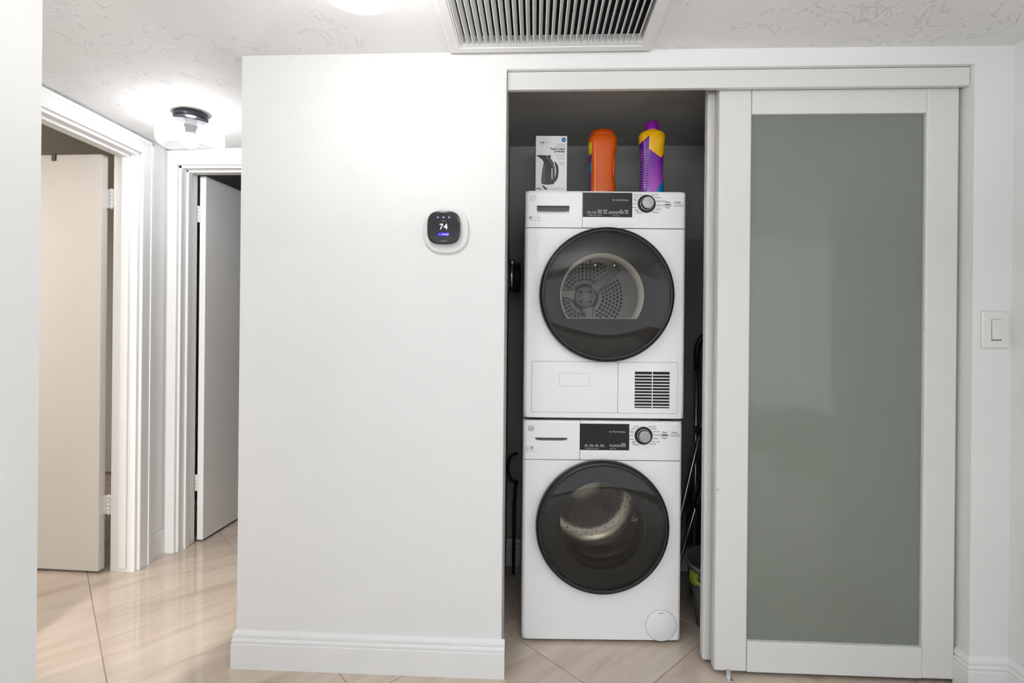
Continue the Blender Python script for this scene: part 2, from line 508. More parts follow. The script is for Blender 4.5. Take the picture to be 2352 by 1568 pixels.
# floor: grout bed with diagonal porcelain tiles
fl = struct(obj('floor', 'grout', lambda bm: box(bm, -4.4, 4.0, -4.2, 5.3, -.06, -.002)), 'polished beige porcelain tile floor laid diagonally')
P = .585; G = .0028
tb = bmesh.new(); h = (P - G) / 2
box(tb, -h, h, -h, h, -.012, 0, .0012, 1)
tme = bpy.data.meshes.new('floor_tile'); bmesh.ops.recalc_face_normals(tb, faces=list(tb.faces)); tb.to_mesh(tme); tb.free(); tme.materials.append(M['tile'])
s2 = math.sqrt(.5)
for i in range(-14, 16):
    for j in range(-14, 16):
        a = .935 + (i + .5) * P          # offset along (-1, 1)/sqrt2
        b = .168 + (j + .5) * P          # offset along ( 1, 1)/sqrt2
        x, y = (-a + b) * s2, (a + b) * s2
        if -3.4 < x < 2.2 and -2.6 < y < 3.7:
            t = bpy.data.objects.new('tile', tme); COL.objects.link(t); t.parent = fl
            t.location = (x, y, 0); t.rotation_euler = (0, 0, R(45))

# baseboards
PROF = [(0, .128), (.004, .1275), (.0095, .116), (.0105, .108), (.007, .1045), (.0105, .100), (.0125, .096), (.0125, .090), (.0095, .0865), (.0135, .083), (.0135, 0), (0, 0)]
def baseboard(name, p, q, n, parent=None, ext=(0, 0)):
    """runs from p to q along a wall whose outward normal is n"""
    p, q, n = Vector(p), Vector(q), Vector(n); d = (q - p).normalized(); p = p - d * ext[0]; q = q + d * ext[1]
    def f(bm): loft(bm, [[tuple(e + n * a) [:2] + (z,) for a, z in PROF] for e in (p, q)], True, False)
    o = obj(name, 'trim', f, parent)
    if parent is None: struct(o)
    return o
def baseboard_path(name, pts, side):
    """mitred run along pts; side = +1 when the room lies to the left of the direction of travel"""
    P2 = [Vector(p) for p in pts]; ds = [(b - a).normalized() for a, b in zip(P2, P2[1:])]; ns = [Vector((-d.y, d.x)) * side for d in ds]
    def f(bm):
        secs = []
        for i, p in enumerate(P2):
            n = ns[min(i, len(ns) - 1)] if i in (0, len(P2) - 1) else ns[i - 1] + ns[i]
            secs.append([(p.x + n.x * a, p.y + n.y * a, z) for a, z in PROF])
        loft(bm, secs, True, False)
    return struct(obj(name, 'trim', f))
baseboard_path('baseboard_back', [(-1.016, 2.56), (-1.016, YW), (-.09, YW)], -1)
baseboard_path('baseboard_right', [(JR, YW + .05), (JR, YW), (XR, YW), (XR, .84)], -1)
baseboard('baseboard_closet', (CL, CB, 0), (CR, CB, 0), (0, -1, 0))
baseboard('baseboard_hall', (0, -.013, 0), (0, .105, 0), (1, 0, 0), HL)
baseboard('baseboard_left', (-1.104, -1.0, 0), (-1.104, 1.1, 0), (1, 0, 0))
baseboard('baseboard_dark_room', (-2.0, 2.69, 0), (-2.0, 5.2, 0), (1, 0, 0))
# thin grey strip on the closet's left jamb
struct(obj('trim_1', 'closet', lambda bm: box(bm, JL, JL + .003, YW + .022, YW + WT, 0, ZO)))

# ------------------------------------------------------------------ hinged doors
def hinge(parent, x, y, z, h=.09, flip=1):
    hb = obj('hinge', 'hinge', lambda bm: [lathe(bm, [(0, z + k * h / 5 + .0006), (.0055, z + k * h / 5 + .0006), (.0055, z + (k + 1) * h / 5 - .0006), (0, z + (k + 1) * h / 5 - .0006)], 12, (x, y, 0)) for k in range(5)], parent)
    obj('hinge_leaf', 'hinge', lambda bm: (box(bm, x - .03, x, y + .001, y + .003, z, z + h), box(bm, x, x + .024, y + .001, y + .003, z, z + h)), hb)
    obj('hinge_pin', 'hinge', lambda bm: lathe(bm, [(0, z - .004), (.003, z - .004), (.003, z + h + .004), (0, z + h + .004)], 8, (x, y, 0)), hb)
    return hb

# door_1: left wall, opened into the side room
D1 = root('door_1', (-1.887, 2.45, 0), 3.0)
struct(D1, 'cream flush door standing open into the side room at left')
CT, CW = .016, .072
def f(bm):
    box(bm, 0, CT, DO1, DO1 + CW, 0, DH + CW, .003)
    box(bm, 0, CT, DO0 - CW, DO0, 0, DH + CW, .003)
    box(bm, 0, CT, DO0, DO1, DH, DH + CW, .003)
    box(bm, CT - .002, CT + .004, DO1 + CW - .018, DO1 + CW, 0, DH + CW, .002)
    box(bm, CT - .002, CT + .004, DO0 - CW, DO1 + CW, DH + CW - .018, DH + CW, .002)
obj('casing', 'trim', f, D1)
def f(bm):
    box(bm, -.112, .001, DO1 - .014, DO1, 0, DH, .001)
    box(bm, -.112, .001, DO0, DO0 + .014, 0, DH, .001)
    box(bm, -.112, .001, DO0, DO1, DH - .014, DH, .001)
obj('door_jamb', 'trim', f, D1)
def f(bm):
    box(bm, -.068, -.034, DO1 - .026, DO1 - .014, .02, DH - .014, .002)
    box(bm, -.068, -.034, DO0 + .014, DO1 - .014, DH - .026, DH - .014, .002)
obj('door_stop', 'trim', f, D1)
slab = obj('slab', 'cream', lambda bm: box(bm, -.90, -.136, DO1 - .036, DO1 - .001, .012, DH - .017, .002), D1)
slab.rotation_euler = (0, 0, R(-5.0)); slab.location = (-.006, -.012, 0)
obj('hook', 'black', lambda bm: (box(bm, -.388, -.366, DO1 - .040, DO1 - .036, 1.94, DH - .012, .001), box(bm, -.388, -.366, DO1 - .04, DO1 + .004, DH - .0165, DH - .0145)), slab)
hinge(D1, -.123, DO1 - .012, 1.72); hinge(D1, -.123, DO1 - .012, .272)

# door_2: end of the hall, opened into the dark room
D2 = root('door_2', (0, 0, 0)); struct(D2, 'white flush door standing open at the end of the hall')
def f(bm):
    box(bm, FO0 - .062, FO0, 2.548, 2.566, 0, FH + CW, .003)
    box(bm, FO1, FO1 + .058, 2.548, 2.566, 0, FH + CW, .003)
    box(bm, FO0, FO1, 2.548, 2.566, FH, FH + CW, .003)
    box(bm, FO0 - .062, FO1 + .058, 2.544, 2.55, FH + CW - .016, FH + CW, .002)
obj('casing', 'trim', f, D2)
def f(bm):
    box(bm, FO0, FO0 + .013, 2.564, 2.69, 0, FH, .001)
    box(bm, FO1 - .013, FO1, 2.564, 2.69, 0, FH, .001)
    box(bm, FO0, FO1, 2.564, 2.69, FH - .013, FH, .001)
obj('door_jamb', 'trim', f, D2)
def f(bm):
    box(bm, FO0 + .013, FO0 + .024, 2.602, 2.634, .0, FH - .013, .002)
    box(bm, FO0 + .013, FO1 - .013, 2.602, 2.634, FH - .024, FH - .013, .002)
obj('door_stop', 'trim', f, D2)
slab2 = obj('slab', 'doorwhite', lambda bm: box(bm, 0, .034, 0, .73, .012, FH - .016, .002), D2)
slab2.location = (-1.809, 2.695, 0); slab2.rotation_euler = (0, 0, R(-2.2))
def hinge_y(parent, x, y, z, h=.088):
    hb = obj('hinge', 'hinge', lambda bm: [lathe(bm, [(0, z + k * h / 5 + .0006), (.0055, z + k * h / 5 + .0006), (.0055, z + (k + 1) * h / 5 - .0006), (0, z + (k + 1) * h / 5 - .0006)], 12, (x, y, 0)) for k in range(5)], parent)
    obj('hinge_leaf', 'hinge', lambda bm: (box(bm, x - .012, x, y + .001, y + .003, z, z + h), box(bm, x, x + .012, y + .001, y + .003, z, z + h)), hb)
hinge_y(D2, -1.814, 2.690, 1.722); hinge_y(D2, -1.814, 2.690, .276)

# ------------------------------------------------------------------ sliding closet doors, header board, floor guide
hd = obj('door_track_board', 'slidewhite', lambda bm: box(bm, JL + .002, JR - .002, 1.746, 1.764, 1.986, ZO - .002, .0015), None)
tag(hd, 'long white fascia board hiding the track above the sliding glass doors', 'track cover')
def sliding_door(y, x0, x1, z0, z1, label, wl, wr):
    r = root('sliding_door', (x0, y, z0)); W, H = x1 - x0, z1 - z0; T = .035
    tag(r, label, 'sliding door', 'frosted glass sliding doors of the closet')
    zb, zt = .103, H - .125
    obj('stile', 'slidewhite', lambda bm: box(bm, 0, wl, 0, T, 0, H, .006, 3), r)
    obj('stile', 'slidewhite', lambda bm: box(bm, W - wr, W, 0, T, 0, H, .006, 3), r)
    obj('rail', 'slidewhite', lambda bm: box(bm, wl + .0006, W - wr - .0006, .0006, T, zt, H, .001, 1), r)
    obj('rail', 'slidewhite', lambda bm: box(bm, wl + .0006, W - wr - .0006, .0006, T, 0, zb, .001, 1), r)
    obj('glass_pane', 'frost', lambda bm: box(bm, wl - .008, W - wr + .008, .014, .020, zb - .008, zt + .008), r)
    return r
sd1 = sliding_door(1.775, .621, 1.409, .018, 2.034, 'front sliding door with greenish frosted glass in a wide white frame', .109, .105)
obj('screw', 'zinc', lambda bm: lathe(bm, [(0, -.0025), (.003, -.002), (.004, 0), (0, 0)], 12, (.006, 0, .617), 'Y'), sd1)
sliding_door(1.829, .600, 1.388, .018, 2.034, 'rear sliding door mostly hidden, its white edge beside the dryer', .109, .105)
tk = obj('door_track', 'zinc', lambda bm: (box(bm, JL + .01, JR - .01, 1.768, 1.774, 2.034, 2.046), box(bm, JL + .01, JR - .01, 1.815, 1.825, 2.034, 2.046), box(bm, JL + .01, JR - .01, 1.768, 1.87, 2.0462, 2.0478)))
tag(tk, 'metal ceiling track the sliding glass doors hang from', 'door track')
fg = root('floor_guide', (.668, 1.765, 0)); tag(fg, 'small metal floor guide clipped to the front sliding door', 'bracket')
obj('guide_tab', 'zinc', lambda bm: box(bm, -.008, .008, .0055, .0075, .0, .026, .0006, 1), fg)
obj('guide_foot', 'zinc', lambda bm: box(bm, -.008, .010, -.018, .0075, .0, .0016, .0005, 1), fg)
obj('screw', 'black', lambda bm: lathe(bm, [(0, .0022), (.002, .002), (.0028, .0014), (0, .0014)], 10, (.001, -.008, 0)), fg)

# ------------------------------------------------------------------ stacked washer and dryer
def front_with_hole(bm, W, z0, z1, cx, cz, rh, seg=72, rnd=.012):
    """front skin with a round hole; outer edge rolls back"""
    angs = [2 * math.pi * i / seg for i in range(seg)]
    for X, Z in ((rnd, z0 + .002), (W - rnd, z0 + .002), (W - rnd, z1 - .001), (rnd, z1 - .001)):
        angs.append(math.atan2(Z - cz, X - cx) % (2 * math.pi))
    angs = sorted(set(round(a, 6) for a in angs))
    def edge(a, d, dz):
        c, s = math.cos(a), math.sin(a); t = 1e9
        if c > 1e-9: t = min(t, (W - d - cx) / c)
        if c < -1e-9: t = min(t, (d - cx) / c)
        if s > 1e-9: t = min(t, (z1 - dz - cz) / s)
        if s < -1e-9: t = min(t, (z0 + dz - cz) / s)
        return cx + c * t, cz + s * t
    loops = [[(cx + rh * math.cos(a), .03, cz + rh * math.sin(a)) for a in angs],
             [(cx + rh * math.cos(a), 0, cz + rh * math.sin(a)) for a in angs]]
    base = [edge(a, rnd, .001) for a in angs]
    loops.append([(x, 0, z) for x, z in base])
    def push(x, k): return k if x < rnd + 1e-6 else (W - k if x > W - rnd - 1e-6 else x)
    loops.append([(push(x, .0035), .0035, z) for x, z in base])
    loops.append([(push(x, 0.0), rnd, z) for x, z in base])
    rings = [[bm.verts.new(p) for p in L] for L in loops]
    n = len(angs)
    for k, (A, B) in enumerate(zip(rings, rings[1:])):
        for i in range(n):
            j = (i + 1) % n
            try:
                q = bm.faces.new((A[i], A[j], B[j], B[i])); q.smooth = k >= 2
            except ValueError: pass

DIAL_R = {'dryer': ['Quick Dry', 'Delicates', 'Steam Refresh', 'Warm Up', 'Air Fluff', 'Rack Dry'],
          'washer': ['Quick Wash', 'Delicates', 'Cold Wash', 'Deep Rinse', 'Sanitize', 'Rinse + Spin', 'Tub Clean']}
DIAL_L = {'dryer': ['Mixed Loads', 'Cottons', 'Heavy\nDuty', 'Towels', 'Casuals', 'Active\nWear', 'Sanitize'],
          'washer': ['Normal', 'Whites', 'Heavy\nDuty', 'Towels', 'Casuals', 'Active\nWear', 'Speciality']}
BTN = {'dryer': [('Temp', 1), ('Level', 1), ('Damp\nAlert', 1), ('Timed\nDry', 1), ('eDry', 1), ('My Cycle', 1), ('Ext.\nTumble', 1), ('Delay\nDry', 1)],
       'washer': [('Soil', 1), ('Temp', 1), ('Spin', 1), ('Rinse', 1), None, ('My Cycle', 1), ('PreWash', 1), ('Delay\nWash', 1)]}

def appliance(kind, z0, label, W, H, split, vsplit, hx0, hx1, hz0, hz1, d, dial, st, pw, dc, dr, sf=.40):
    """z values are heights above the appliance's own base"""
    r = root(kind, (-.038, 1.924, z0), 2.3); tag(r, label, kind, 'stacked laundry machines')
    D = .555
    # cabinet: sides, top, bottom, back
    def f(bm):
        box(bm, .0, .006, .012, D, 0.0, H, .001, 1); box(bm, W - .006, W, .012, D, 0.0, H, .001, 1)
        box(bm, .0, W, .012, D, H - .008, H - .0005, .001, 1); box(bm, .0, W, .012, D, 0.0, .008, .001, 1)
        box(bm, .0, W, D - .006, D, 0.0, H, .001, 1)
    body = obj('cabinet', 'enamel', f, r)
    obj('seam_backing', 'seam', lambda bm: box(bm, .004, W - .004, .010, .014, split - .006, H - .004), r)
    obj('front_panel', 'enamel', lambda bm: front_with_hole(bm, W, 0.0, split - .0012, dc[0], dc[1], dr * .80), r)
    # soap drawer front with a scooped handle
    g = .0008; x0, x1 = 0.0, vsplit - g
    def f(bm):
        zz0, zz1 = split + g, H
        # frame of strips around the handle opening, rounded left edge
        def slab(a, b, c, e): box(bm, a, b, .0015, .012, c, e)
        pts_l = [(0.0, .012), (.0028, .0042), (.0085, .0008), (.014, .0)]
        L = [[(px, py, zz) for px, py in pts_l] for zz in (zz0, zz1 - .010)]
        L.append([(px + .002, py + .001, zz1 - .004) for px, py in pts_l]); L.append([(px + .006, py + .004, zz1) for px, py in pts_l])
        loft(bm, L, False, True, False)
        q = [[(.014, 0, zz0), (hx0, 0, zz0), (hx1, 0, zz0), (x1, 0, zz0)], [(.014, 0, hz0), (hx0, 0, hz0), (hx1, 0, hz0), (x1, 0, hz0)],
             [(.014, 0, hz1), (hx0, 0, hz1), (hx1, 0, hz1), (x1, 0, hz1)], [(.014, 0, zz1 - .010), (hx0, 0, zz1 - .010), (hx1, 0, zz1 - .010), (x1, 0, zz1 - .010)]]
        vs = [[bm.verts.new(p) for p in row] for row in q]
        for i in range(3):
            for j in range(3):
                if i == 1 and j == 1: continue
                bm.faces.new((vs[i][j], vs[i][j + 1], vs[i + 1][j + 1], vs[i + 1][j]))
        loft(bm, [[(.014, 0, zz1 - .010), (x1, 0, zz1 - .010)], [(.016, .001, zz1 - .004), (x1, .001, zz1 - .004)], [(.020, .004, zz1), (x1, .004, zz1)]], False, True, False)
        loft(bm, [[(x1, 0, zz0), (x1, 0, zz1 - .010), (x1, .004, zz1)], [(x1, .012, zz0), (x1, .012, zz1 - .010), (x1, .012, zz1)]], False, False, False)
        loft(bm, [[(0, .012, zz0), (.014, 0, zz0), (x1, 0, zz0)], [(.012, .012, zz0), (.014, .012, zz0), (x1, .012, zz0)]], False, False, False)
        loft(bm, [[(.006, .016, zz1), (.020, .004, zz1), (x1, .004, zz1)], [(.006, .03, zz1), (.020, .03, zz1), (x1, .03, zz1)]], False, False, False)
    drw = obj('drawer_front', 'enamel', f, r)
    def f(bm):   # scoop: sloping floor up to a dark slot under the top lip
        n = 10; rows = []
        for k in range(n + 1):
            t = k / n; x = hx0 + (hx1 - hx0) * t; e = min(t, 1 - t) * n; e = min(1, e / 1.2)
            rows.append([(x, 0, hz0), (x, .010 + .004 * e, hz0 + (hz1 - hz0) * (sf + .02)), (x, .018, hz0 + (hz1 - hz0) * (sf + .16 - .12 * e)), ])
        loft(bm, rows, False, False, False)
        box(bm, hx0, hx0 + .0004, 0, .02, hz0, hz1); box(bm, hx1 - .0004, hx1, 0, .02, hz0, hz1)
    obj('handle_scoop', 'enamel', f, drw)
    obj('handle_slot', 'gasket', lambda bm: (box(bm, hx0, hx1, .012, .030, hz0 + (hz1 - hz0) * sf, hz1 + .004), ), drw)
    # control fascia
    def f(bm):
        xa, xb = vsplit + g, W; zz0, zz1 = split + g, H
        pts = [(xa, .0), (W - .014, .0), (W - .0085, .0008), (W - .0028, .0042), (W, .012)]
        L = [[(px, py, zz0) for px, py in pts], [(px, py, zz1 - .010) for px, py in pts],
             [(px - (.002 if px > xa + .01 else 0), py + .001, zz1 - .004) for px, py in pts], [(px - (.006 if px > xa + .01 else 0), py + .004, zz1) for px, py in pts]]
        loft(bm, L, False, True, False)
        loft(bm, [[(xa, .012, zz0), (xa, .012, zz1)], [(xa, 0, zz0), (xa, 0, zz1 - .01)]], False, False, False)
        loft(bm, [[(xa, .004, zz1), (W - .02, .004, zz1)], [(xa, .03, zz1), (W - .02, .03, zz1)]], False, False, False)
    fas = obj('control_panel', 'enamel', f, r)
    dsp = obj('display', 'panelblack', lambda bm: box(bm, d[0], d[1], -.0006, .004, d[2], d[3]), r)
    # display lettering
    def f(bm):
        y = -.0010
        text(bm, 'Est. Time Remaining', .0072, (d[0] + d[1]) / 2 + .047, y, d[3] - (d[3] - d[2]) * .30, 'CENTER')
        sp = (d[1] - d[0] - .024) / 8
        for i, q in enumerate(BTN[kind]):
            if q is None: continue
            cx = d[0] + .013 + sp * (i + .5); zb = d[2] + .0135
            lines = q[0].split('\n')
            for k, s in enumerate(reversed(lines)): text(bm, s, .0066, cx, y, zb + .0052 + .0062 * k, 'CENTER', .0001)
            box(bm, cx - sp * .42, cx + sp * .42, y, y + .0002, zb - .0003, zb + .0006)
        text(bm, 'Hold', .005, d[0] + .019, y, d[2] + .0065, 'LEFT')
        text(bm, 'to Lock Controls', .005, d[0] + .035, y, d[2] + .0065, 'LEFT')
        lathe(bm, [(0, y), (.0016, y), (.0016, y + .0003)], 12, (d[0] + .032, 0, d[2] + .0065), 'Y')
        text(bm, 'Hold to Set', .005, d[0] + .013 + sp * 5.5, y, d[2] + .0065, 'CENTER')
    obj('display_lettering', 'text_white', f, dsp)
    # programme dial
    dl = obj('dial', 'black', lambda bm: lathe(bm, [(.0335, .001), (.0335, -.003), (.0315, -.0045), (.024, -.0045), (.024, -.004)], 48, (dial[0], 0, dial[1]), 'Y'), r)
    obj('dial_ring', 'chrome', lambda bm: lathe(bm, [(.0245, -.004), (.0245, -.0065), (.0225, -.0065), (.0225, -.004)], 48, (dial[0], 0, dial[1]), 'Y'), dl)
    obj('dial_grip', 'black', lambda bm: lathe(bm, [(.0222, -.004), (.0218, -.020), (.0215, -.021)], 48, (dial[0], 0, dial[1]), 'Y'), dl)
    obj('knob_face', 'knobsteel', lambda bm: lathe(bm, [(.0222, -.019), (.0222, -.0235), (.0205, -.0248), (0, -.0252)], 48, (dial[0], 0, dial[1]), 'Y', smooth=False), dl)
    def f(bm):
        y = -.0004
        for side, names in (('R', DIAL_R[kind]), ('L', DIAL_L[kind])):
            n = len(names)
            for i, s in enumerate(names):
                t = i / (n - 1) if n > 1 else 0; a = R(62 - 116 * t) if side == 'R' else R(118 + 124 * t)
                x = dial[0] + .0385 * math.cos(a); z = dial[1] + .0385 * math.sin(a)
                for k, ln in enumerate(s.split('\n')):
                    text(bm, ln, .0058, x, y, z - .0056 * k + (.0028 if '\n' in s else 0), 'LEFT' if side == 'R' else 'RIGHT', .00012)
        text(bm, 'Start', .0088, (st[0] + st[1]) / 2, y, st[3] + .0058, 'CENTER', .0002)
        text(bm, 'Pause', .0068, (st[0] + st[1]) / 2, y, st[2] - .0050, 'CENTER', .0002)
        text(bm, 'Power', .0085, (pw[0] + pw[1]) / 2 - .003, y, pw[3] + .0055, 'CENTER', .0002)
    obj('panel_lettering', 'text_dark', f, fas)
    for nm, q in (('start_button', st), ('power_button', pw)):
        b = obj(nm, 'badge', lambda bm: box(bm, q[0], q[1], -.0014, .002, q[2], q[3], .0008, 1), r)
        if nm == 'start_button': obj('button_slot', 'black', lambda bm: box(bm, q[0] + .006, q[1] - .006, -.0018, 0, (q[2] + q[3]) / 2 - .0008, q[3] - .0022), b)
    # round emblem, small square badge and line of print
    ex, ez = (.028, H - .027) if kind == 'dryer' else (.029, H - .029)
    em = obj('emblem', 'badge' if kind == 'washer' else 'plate', lambda bm: lathe(bm, [(.0115, .0003), (.0115, -.0008), (.0105, -.0012), (0, -.0012)], 32, (ex, 0, ez), 'Y'), r)
    def f(bm):
        y = -.0015
        lathe(bm, [(.0098, y), (.0092, y)], 32, (ex, 0, ez), 'Y')
        for k in range(4):
            a = R(45 + 90 * k); lathe(bm, [(.0024, y), (.0019, y)], 12, (ex + .0082 * math.cos(a), 0, ez + .0082 * math.sin(a)), 'Y')
        text(bm, 'GE', .0098, ex, y, ez, 'CENTER')
    obj('emblem_monogram', 'text_grey' if kind == 'washer' else 'badge', f, em)
    bx = .009; bz = split + .026
    def f(bm):
        y = -.0004
        if kind == 'dryer':
            for k in range(5): box(bm, bx + .005, bx + .0165, y, y + .0002, bz + .0022 * k + .006, bz + .0022 * k + .0075)
            lathe(bm, [(.0038, y), (.0031, y)], 20, (bx + .026, 0, bz + .011), 'Y')
            text(bm, 'Wi-Fi', .006, bx + .033, y, bz + .011, 'LEFT')
            for k in range(3): box(bm, bx + .004 + .016 * k, bx + .017 + .016 * k, y, y + .0002, bz, bz + .0012)
        else:
            lathe(bm, [(.0075, y), (.0062, y)], 24, (bx + .006, 0, bz + .0155), 'Y')
            text(bm, 'he', .0075, bx + .006, y, bz + .0155, 'CENTER', .0002)
            box(bm, bx + .0175, bx + .0295, y, y + .0002, bz + .0165, bz + .0225)
            for k in range(3): box(bm, bx + .0175, bx + .0295, y, y + .0002, bz + .0085 + k * .0025, bz + .0102 + k * .0025)
            for k in range(3): box(bm, bx + .001 + .013 * k, bx + .012 + .013 * k, y, y + .0002, bz + .001, bz + .0022)
    obj('badge_print', 'text_grey', f, drw)
    # round door
    cx, cz = dc
    dor = obj('door', 'black', lambda bm: lathe(bm, [(dr - .006, -.004), (dr, -.006), (dr, -.020), (dr - .003, -.030), (dr - .010, -.0355), (dr - .017, -.0365), (dr - .019, -.034), (dr - .019, -.020)], 96, (cx, 0, cz), 'Y'), r)
    obj('door_glass', 'doorglass', lambda bm: lathe(bm, [(dr - .0185, -.035), (dr - .05, -.042), (dr - .11, -.048), (dr - .18, -.051), (0, -.052)], 96, (cx, 0, cz), 'Y'), dor)
    return r, dor

# washer at the bottom
WZ = .012
wa, wdoor = appliance('washer', WZ, 'white front-loading washer standing on the tile floor beneath the dryer', .596, .818,
                      .6722, .2122, .0445, .1654, .7265, .7540, (.2128, .3968, .7094, .8081), (.450, .7653),
                      (.5134, .5444, .7618, .7725), (.5524, .5851, .7618, .7725), (.2965, .4285), .2475, sf=.74)
for x in (.05, .546):
    for y in (.05, .50):
        obj('foot', 'rubber', lambda bm: lathe(bm, [(0, -.012), (.02, -.012), (.018, .002), (0, .002)], 16, (x, y, 0)), wa)
# inside the washer
wc = (.2965, .4285)
obj('door_frame', 'gasket', lambda bm: lathe(bm, [(.232, -.018), (.205, -.012), (.168, -.006), (.163, .0), (.163, .01)], 80, (wc[0], 0, wc[1]), 'Y'), wdoor)
obj('glass_bowl', 'clearglass', lambda bm: lathe(bm, [(.164, -.004), (.158, .03), (.140, .075), (.125, .105), (.105, .118), (0, .122)], 72, (wc[0], 0, wc[1]), 'Y'), wdoor)
obj('door_gasket', 'gasket', lambda bm: lathe(bm, [(.198, .002), (.185, .03), (.160, .05), (.150, .062), (.158, .075), (.19, .085)], 72, (wc[0], 0, wc[1]), 'Y'), wa)
dm = obj('drum', 'drumsteel', lambda bm: lathe(bm, [(.186, .085), (.192, .09), (.232, .10), (.236, .13), (.236, .36), (.222, .385), (.150, .40), (.08, .395), (0, .392)], 96, (wc[0], 0, wc[1]), 'Y'), wa)
for k in range(3):
    def f(bm):
        a0 = R(100 + 120 * k); secs = []
        for t in range(9):
            y = .12 + .24 * t / 8; wv = math.sin(math.pi * t / 8) ** .5; a1 = a0 + .10 * math.sin(2.4 * t / 8 * math.pi)
            hgt = .045 * wv + .001; hw = .05 * (.6 + .4 * wv)
            sec = []
            for s in range(9):
                u = -1 + 2 * s / 8; rr = .2365 - hgt * (1 - u * u) ** 1.0; aa = a1 + u * hw / .236
                sec.append((wc[0] + rr * math.cos(aa), y, wc[1] + rr * math.sin(aa)))
            secs.append(sec)
        loft(bm, secs, False, True, False)
    obj('lifter', 'drumsteel', f, dm)
def f(bm):
    for k in range(9):
        for j in range(26):
            a = 2 * math.pi * (j + .5 * (k % 2)) / 26; rr = .07 + .016 * k
            lathe(bm, [(.0, .3888), (.0028, .3888)], 6, (wc[0] + rr * math.cos(a), .0, wc[1] + rr * math.sin(a)), 'Y')
        for j in range(40):
            a = 2 * math.pi * (j + .5 * (k % 2)) / 40; yy = .13 + .025 * k
            c, s = math.cos(a), math.sin(a); rr = .2352
            p = Vector((wc[0] + rr * c, yy, wc[1] + rr * s)); e1 = Vector((-s, 0, c)) * .003; e2 = Vector((0, .003, 0))
            bm.faces.new([bm.verts.new(p + e1 * math.cos(q) + e2 * math.sin(q)) for q in (0, 1.05, 2.1, 3.14, 4.19, 5.24)])
ph = obj('perforations', 'duct_dark', f, dm); ph['kind'] = 'stuff'
# drain filter cover
fc = obj('filter_cover_seam', 'text_grey', lambda bm: lathe(bm, [(.0585, .0002), (.0585, -.0004), (0, -.0004)], 64, (.5225, 0, .0553), 'Y'), wa)
obj('filter_cover', 'enamel', lambda bm: lathe(bm, [(.0573, .0), (.0573, -.0011), (.0565, -.0016), (0, -.0016)], 64, (.5225, 0, .0553), 'Y'), wa)
obj('filter_cover_slot', 'seam', lambda bm: box(bm, .511, .534, -.0019, 0, .1015, .1035), wa)

# dryer on top
DZ = .8405
dy, ddoor = appliance('dryer', DZ, 'white front-loading dryer stacked on top of the washer', .602, .8495,
                      .7115, .2137, .0427, .1652, .7652, .7934, (.2149, .3998, .7526, .8440), (.4531, .8035),
                      (.5165, .5475, .7950, .8040), (.5556, .5898, .7950, .8040), (.3045, .4615), .2505)
gc = (.3045, .4615)
def f(bm):    # dark frame with a D-shaped window
    hc = (.290, .4605); rr = .158; flat = .372; N = 96; hole = []; outer = []
    for i in range(N):
        a = 2 * math.pi * i / N; x, z = hc[0] + rr * math.cos(a), max(flat, hc[1] + rr * math.sin(a))
        hole.append((x, z)); outer.append((gc[0] + .232 * math.cos(a), gc[1] + .232 * math.sin(a)))
    loft(bm, [[(x, -.018, z) for x, z in outer], [(x, -.012, z) for x, z in hole], [(x, .004, z) for x, z in hole]], False, True)
obj('door_frame', 'gasket', f, ddoor)
def f(bm):
    hc = (.290, .4605); N = 96; secs = []
    for rr, y, flat in ((.158, .004, .372), (.152, .012, .374), (.146, .05, .377), (.150, .075, .372), (.2, .08, .30)):
        secs.append([(hc[0] + rr * math.cos(2 * math.pi * i / N), y, max(flat, hc[1] + rr * math.sin(2 * math.pi * i / N))) for i in range(N)])
    loft(bm, secs, False, True)
obj('drum_lip', 'lip', f, dy)
obj('drum', 'drumgrey', lambda bm: lathe(bm, [(.2, .08), (.262, .085), (.268, .10), (.268, .40), (.255, .42), (0, .425)], 96, (gc[0], 0, gc[1]), 'Y'), dy)
hbx, hbz = .285, .476
hb = obj('hub', 'hub', lambda bm: lathe(bm, [(.048, .42), (.046, .408), (.044, .405), (.018, .405), (.017, .400), (.012, .400), (.011, .404), (0, .404)], 48, (hbx, 0, hbz), 'Y'), dy)
obj('hub_ring', 'gasket', lambda bm: lathe(bm, [(.060, .422), (.059, .410), (.050, .408), (.049, .420)], 48, (hbx, 0, hbz), 'Y'), hb)
obj('hub_holes', 'duct_dark', lambda bm: [lathe(bm, [(0, .4045), (.0065, .4045), (.0065, .406)], 16, (hbx + .031 * math.cos(R(45 + 90 * k)), 0, hbz + .031 * math.sin(R(45 + 90 * k))), 'Y') for k in range(4)], hb)
for k in range(3):
    def f(bm):
        a = R([172, 282, 42][k]); c, s = math.cos(a), math.sin(a); n = Vector((-s, 0, c)); dd = Vector((c, 0, s)); o = Vector((hbx, .412, hbz))
        secs = []
        for t, wd in ((.05, .034), (.075, .022), (.10, .018), (.20, .016)):
            q = o + dd * t; secs.append([q - n * wd, q - n * wd * .7 + Vector((0, -.006, 0)), q + n * wd * .7 + Vector((0, -.006, 0)), q + n * wd])
        loft(bm, secs, False, False, False)
    obj('hub_arm', 'drumgrey', f, dy)
def f(bm):
    for k in range(6):
        rr = .082 + .0165 * k; n = int(2 * math.pi * rr / .0175)
        for j in range(n):
            a = 2 * math.pi * (j + .5 * (k % 2)) / n; dg = math.degrees(a)
            if any(abs((dg - q + 180) % 360 - 180) < 16 - k * 1.2 for q in (172, 282, 42)): continue
            lathe(bm, [(0, .4185), (.0068, .4185)], 8, (hbx + rr * math.cos(a), 0, hbz + rr * math.sin(a)), 'Y')
ph = obj('perforations', 'duct_dark', f, dy); ph['kind'] = 'stuff'
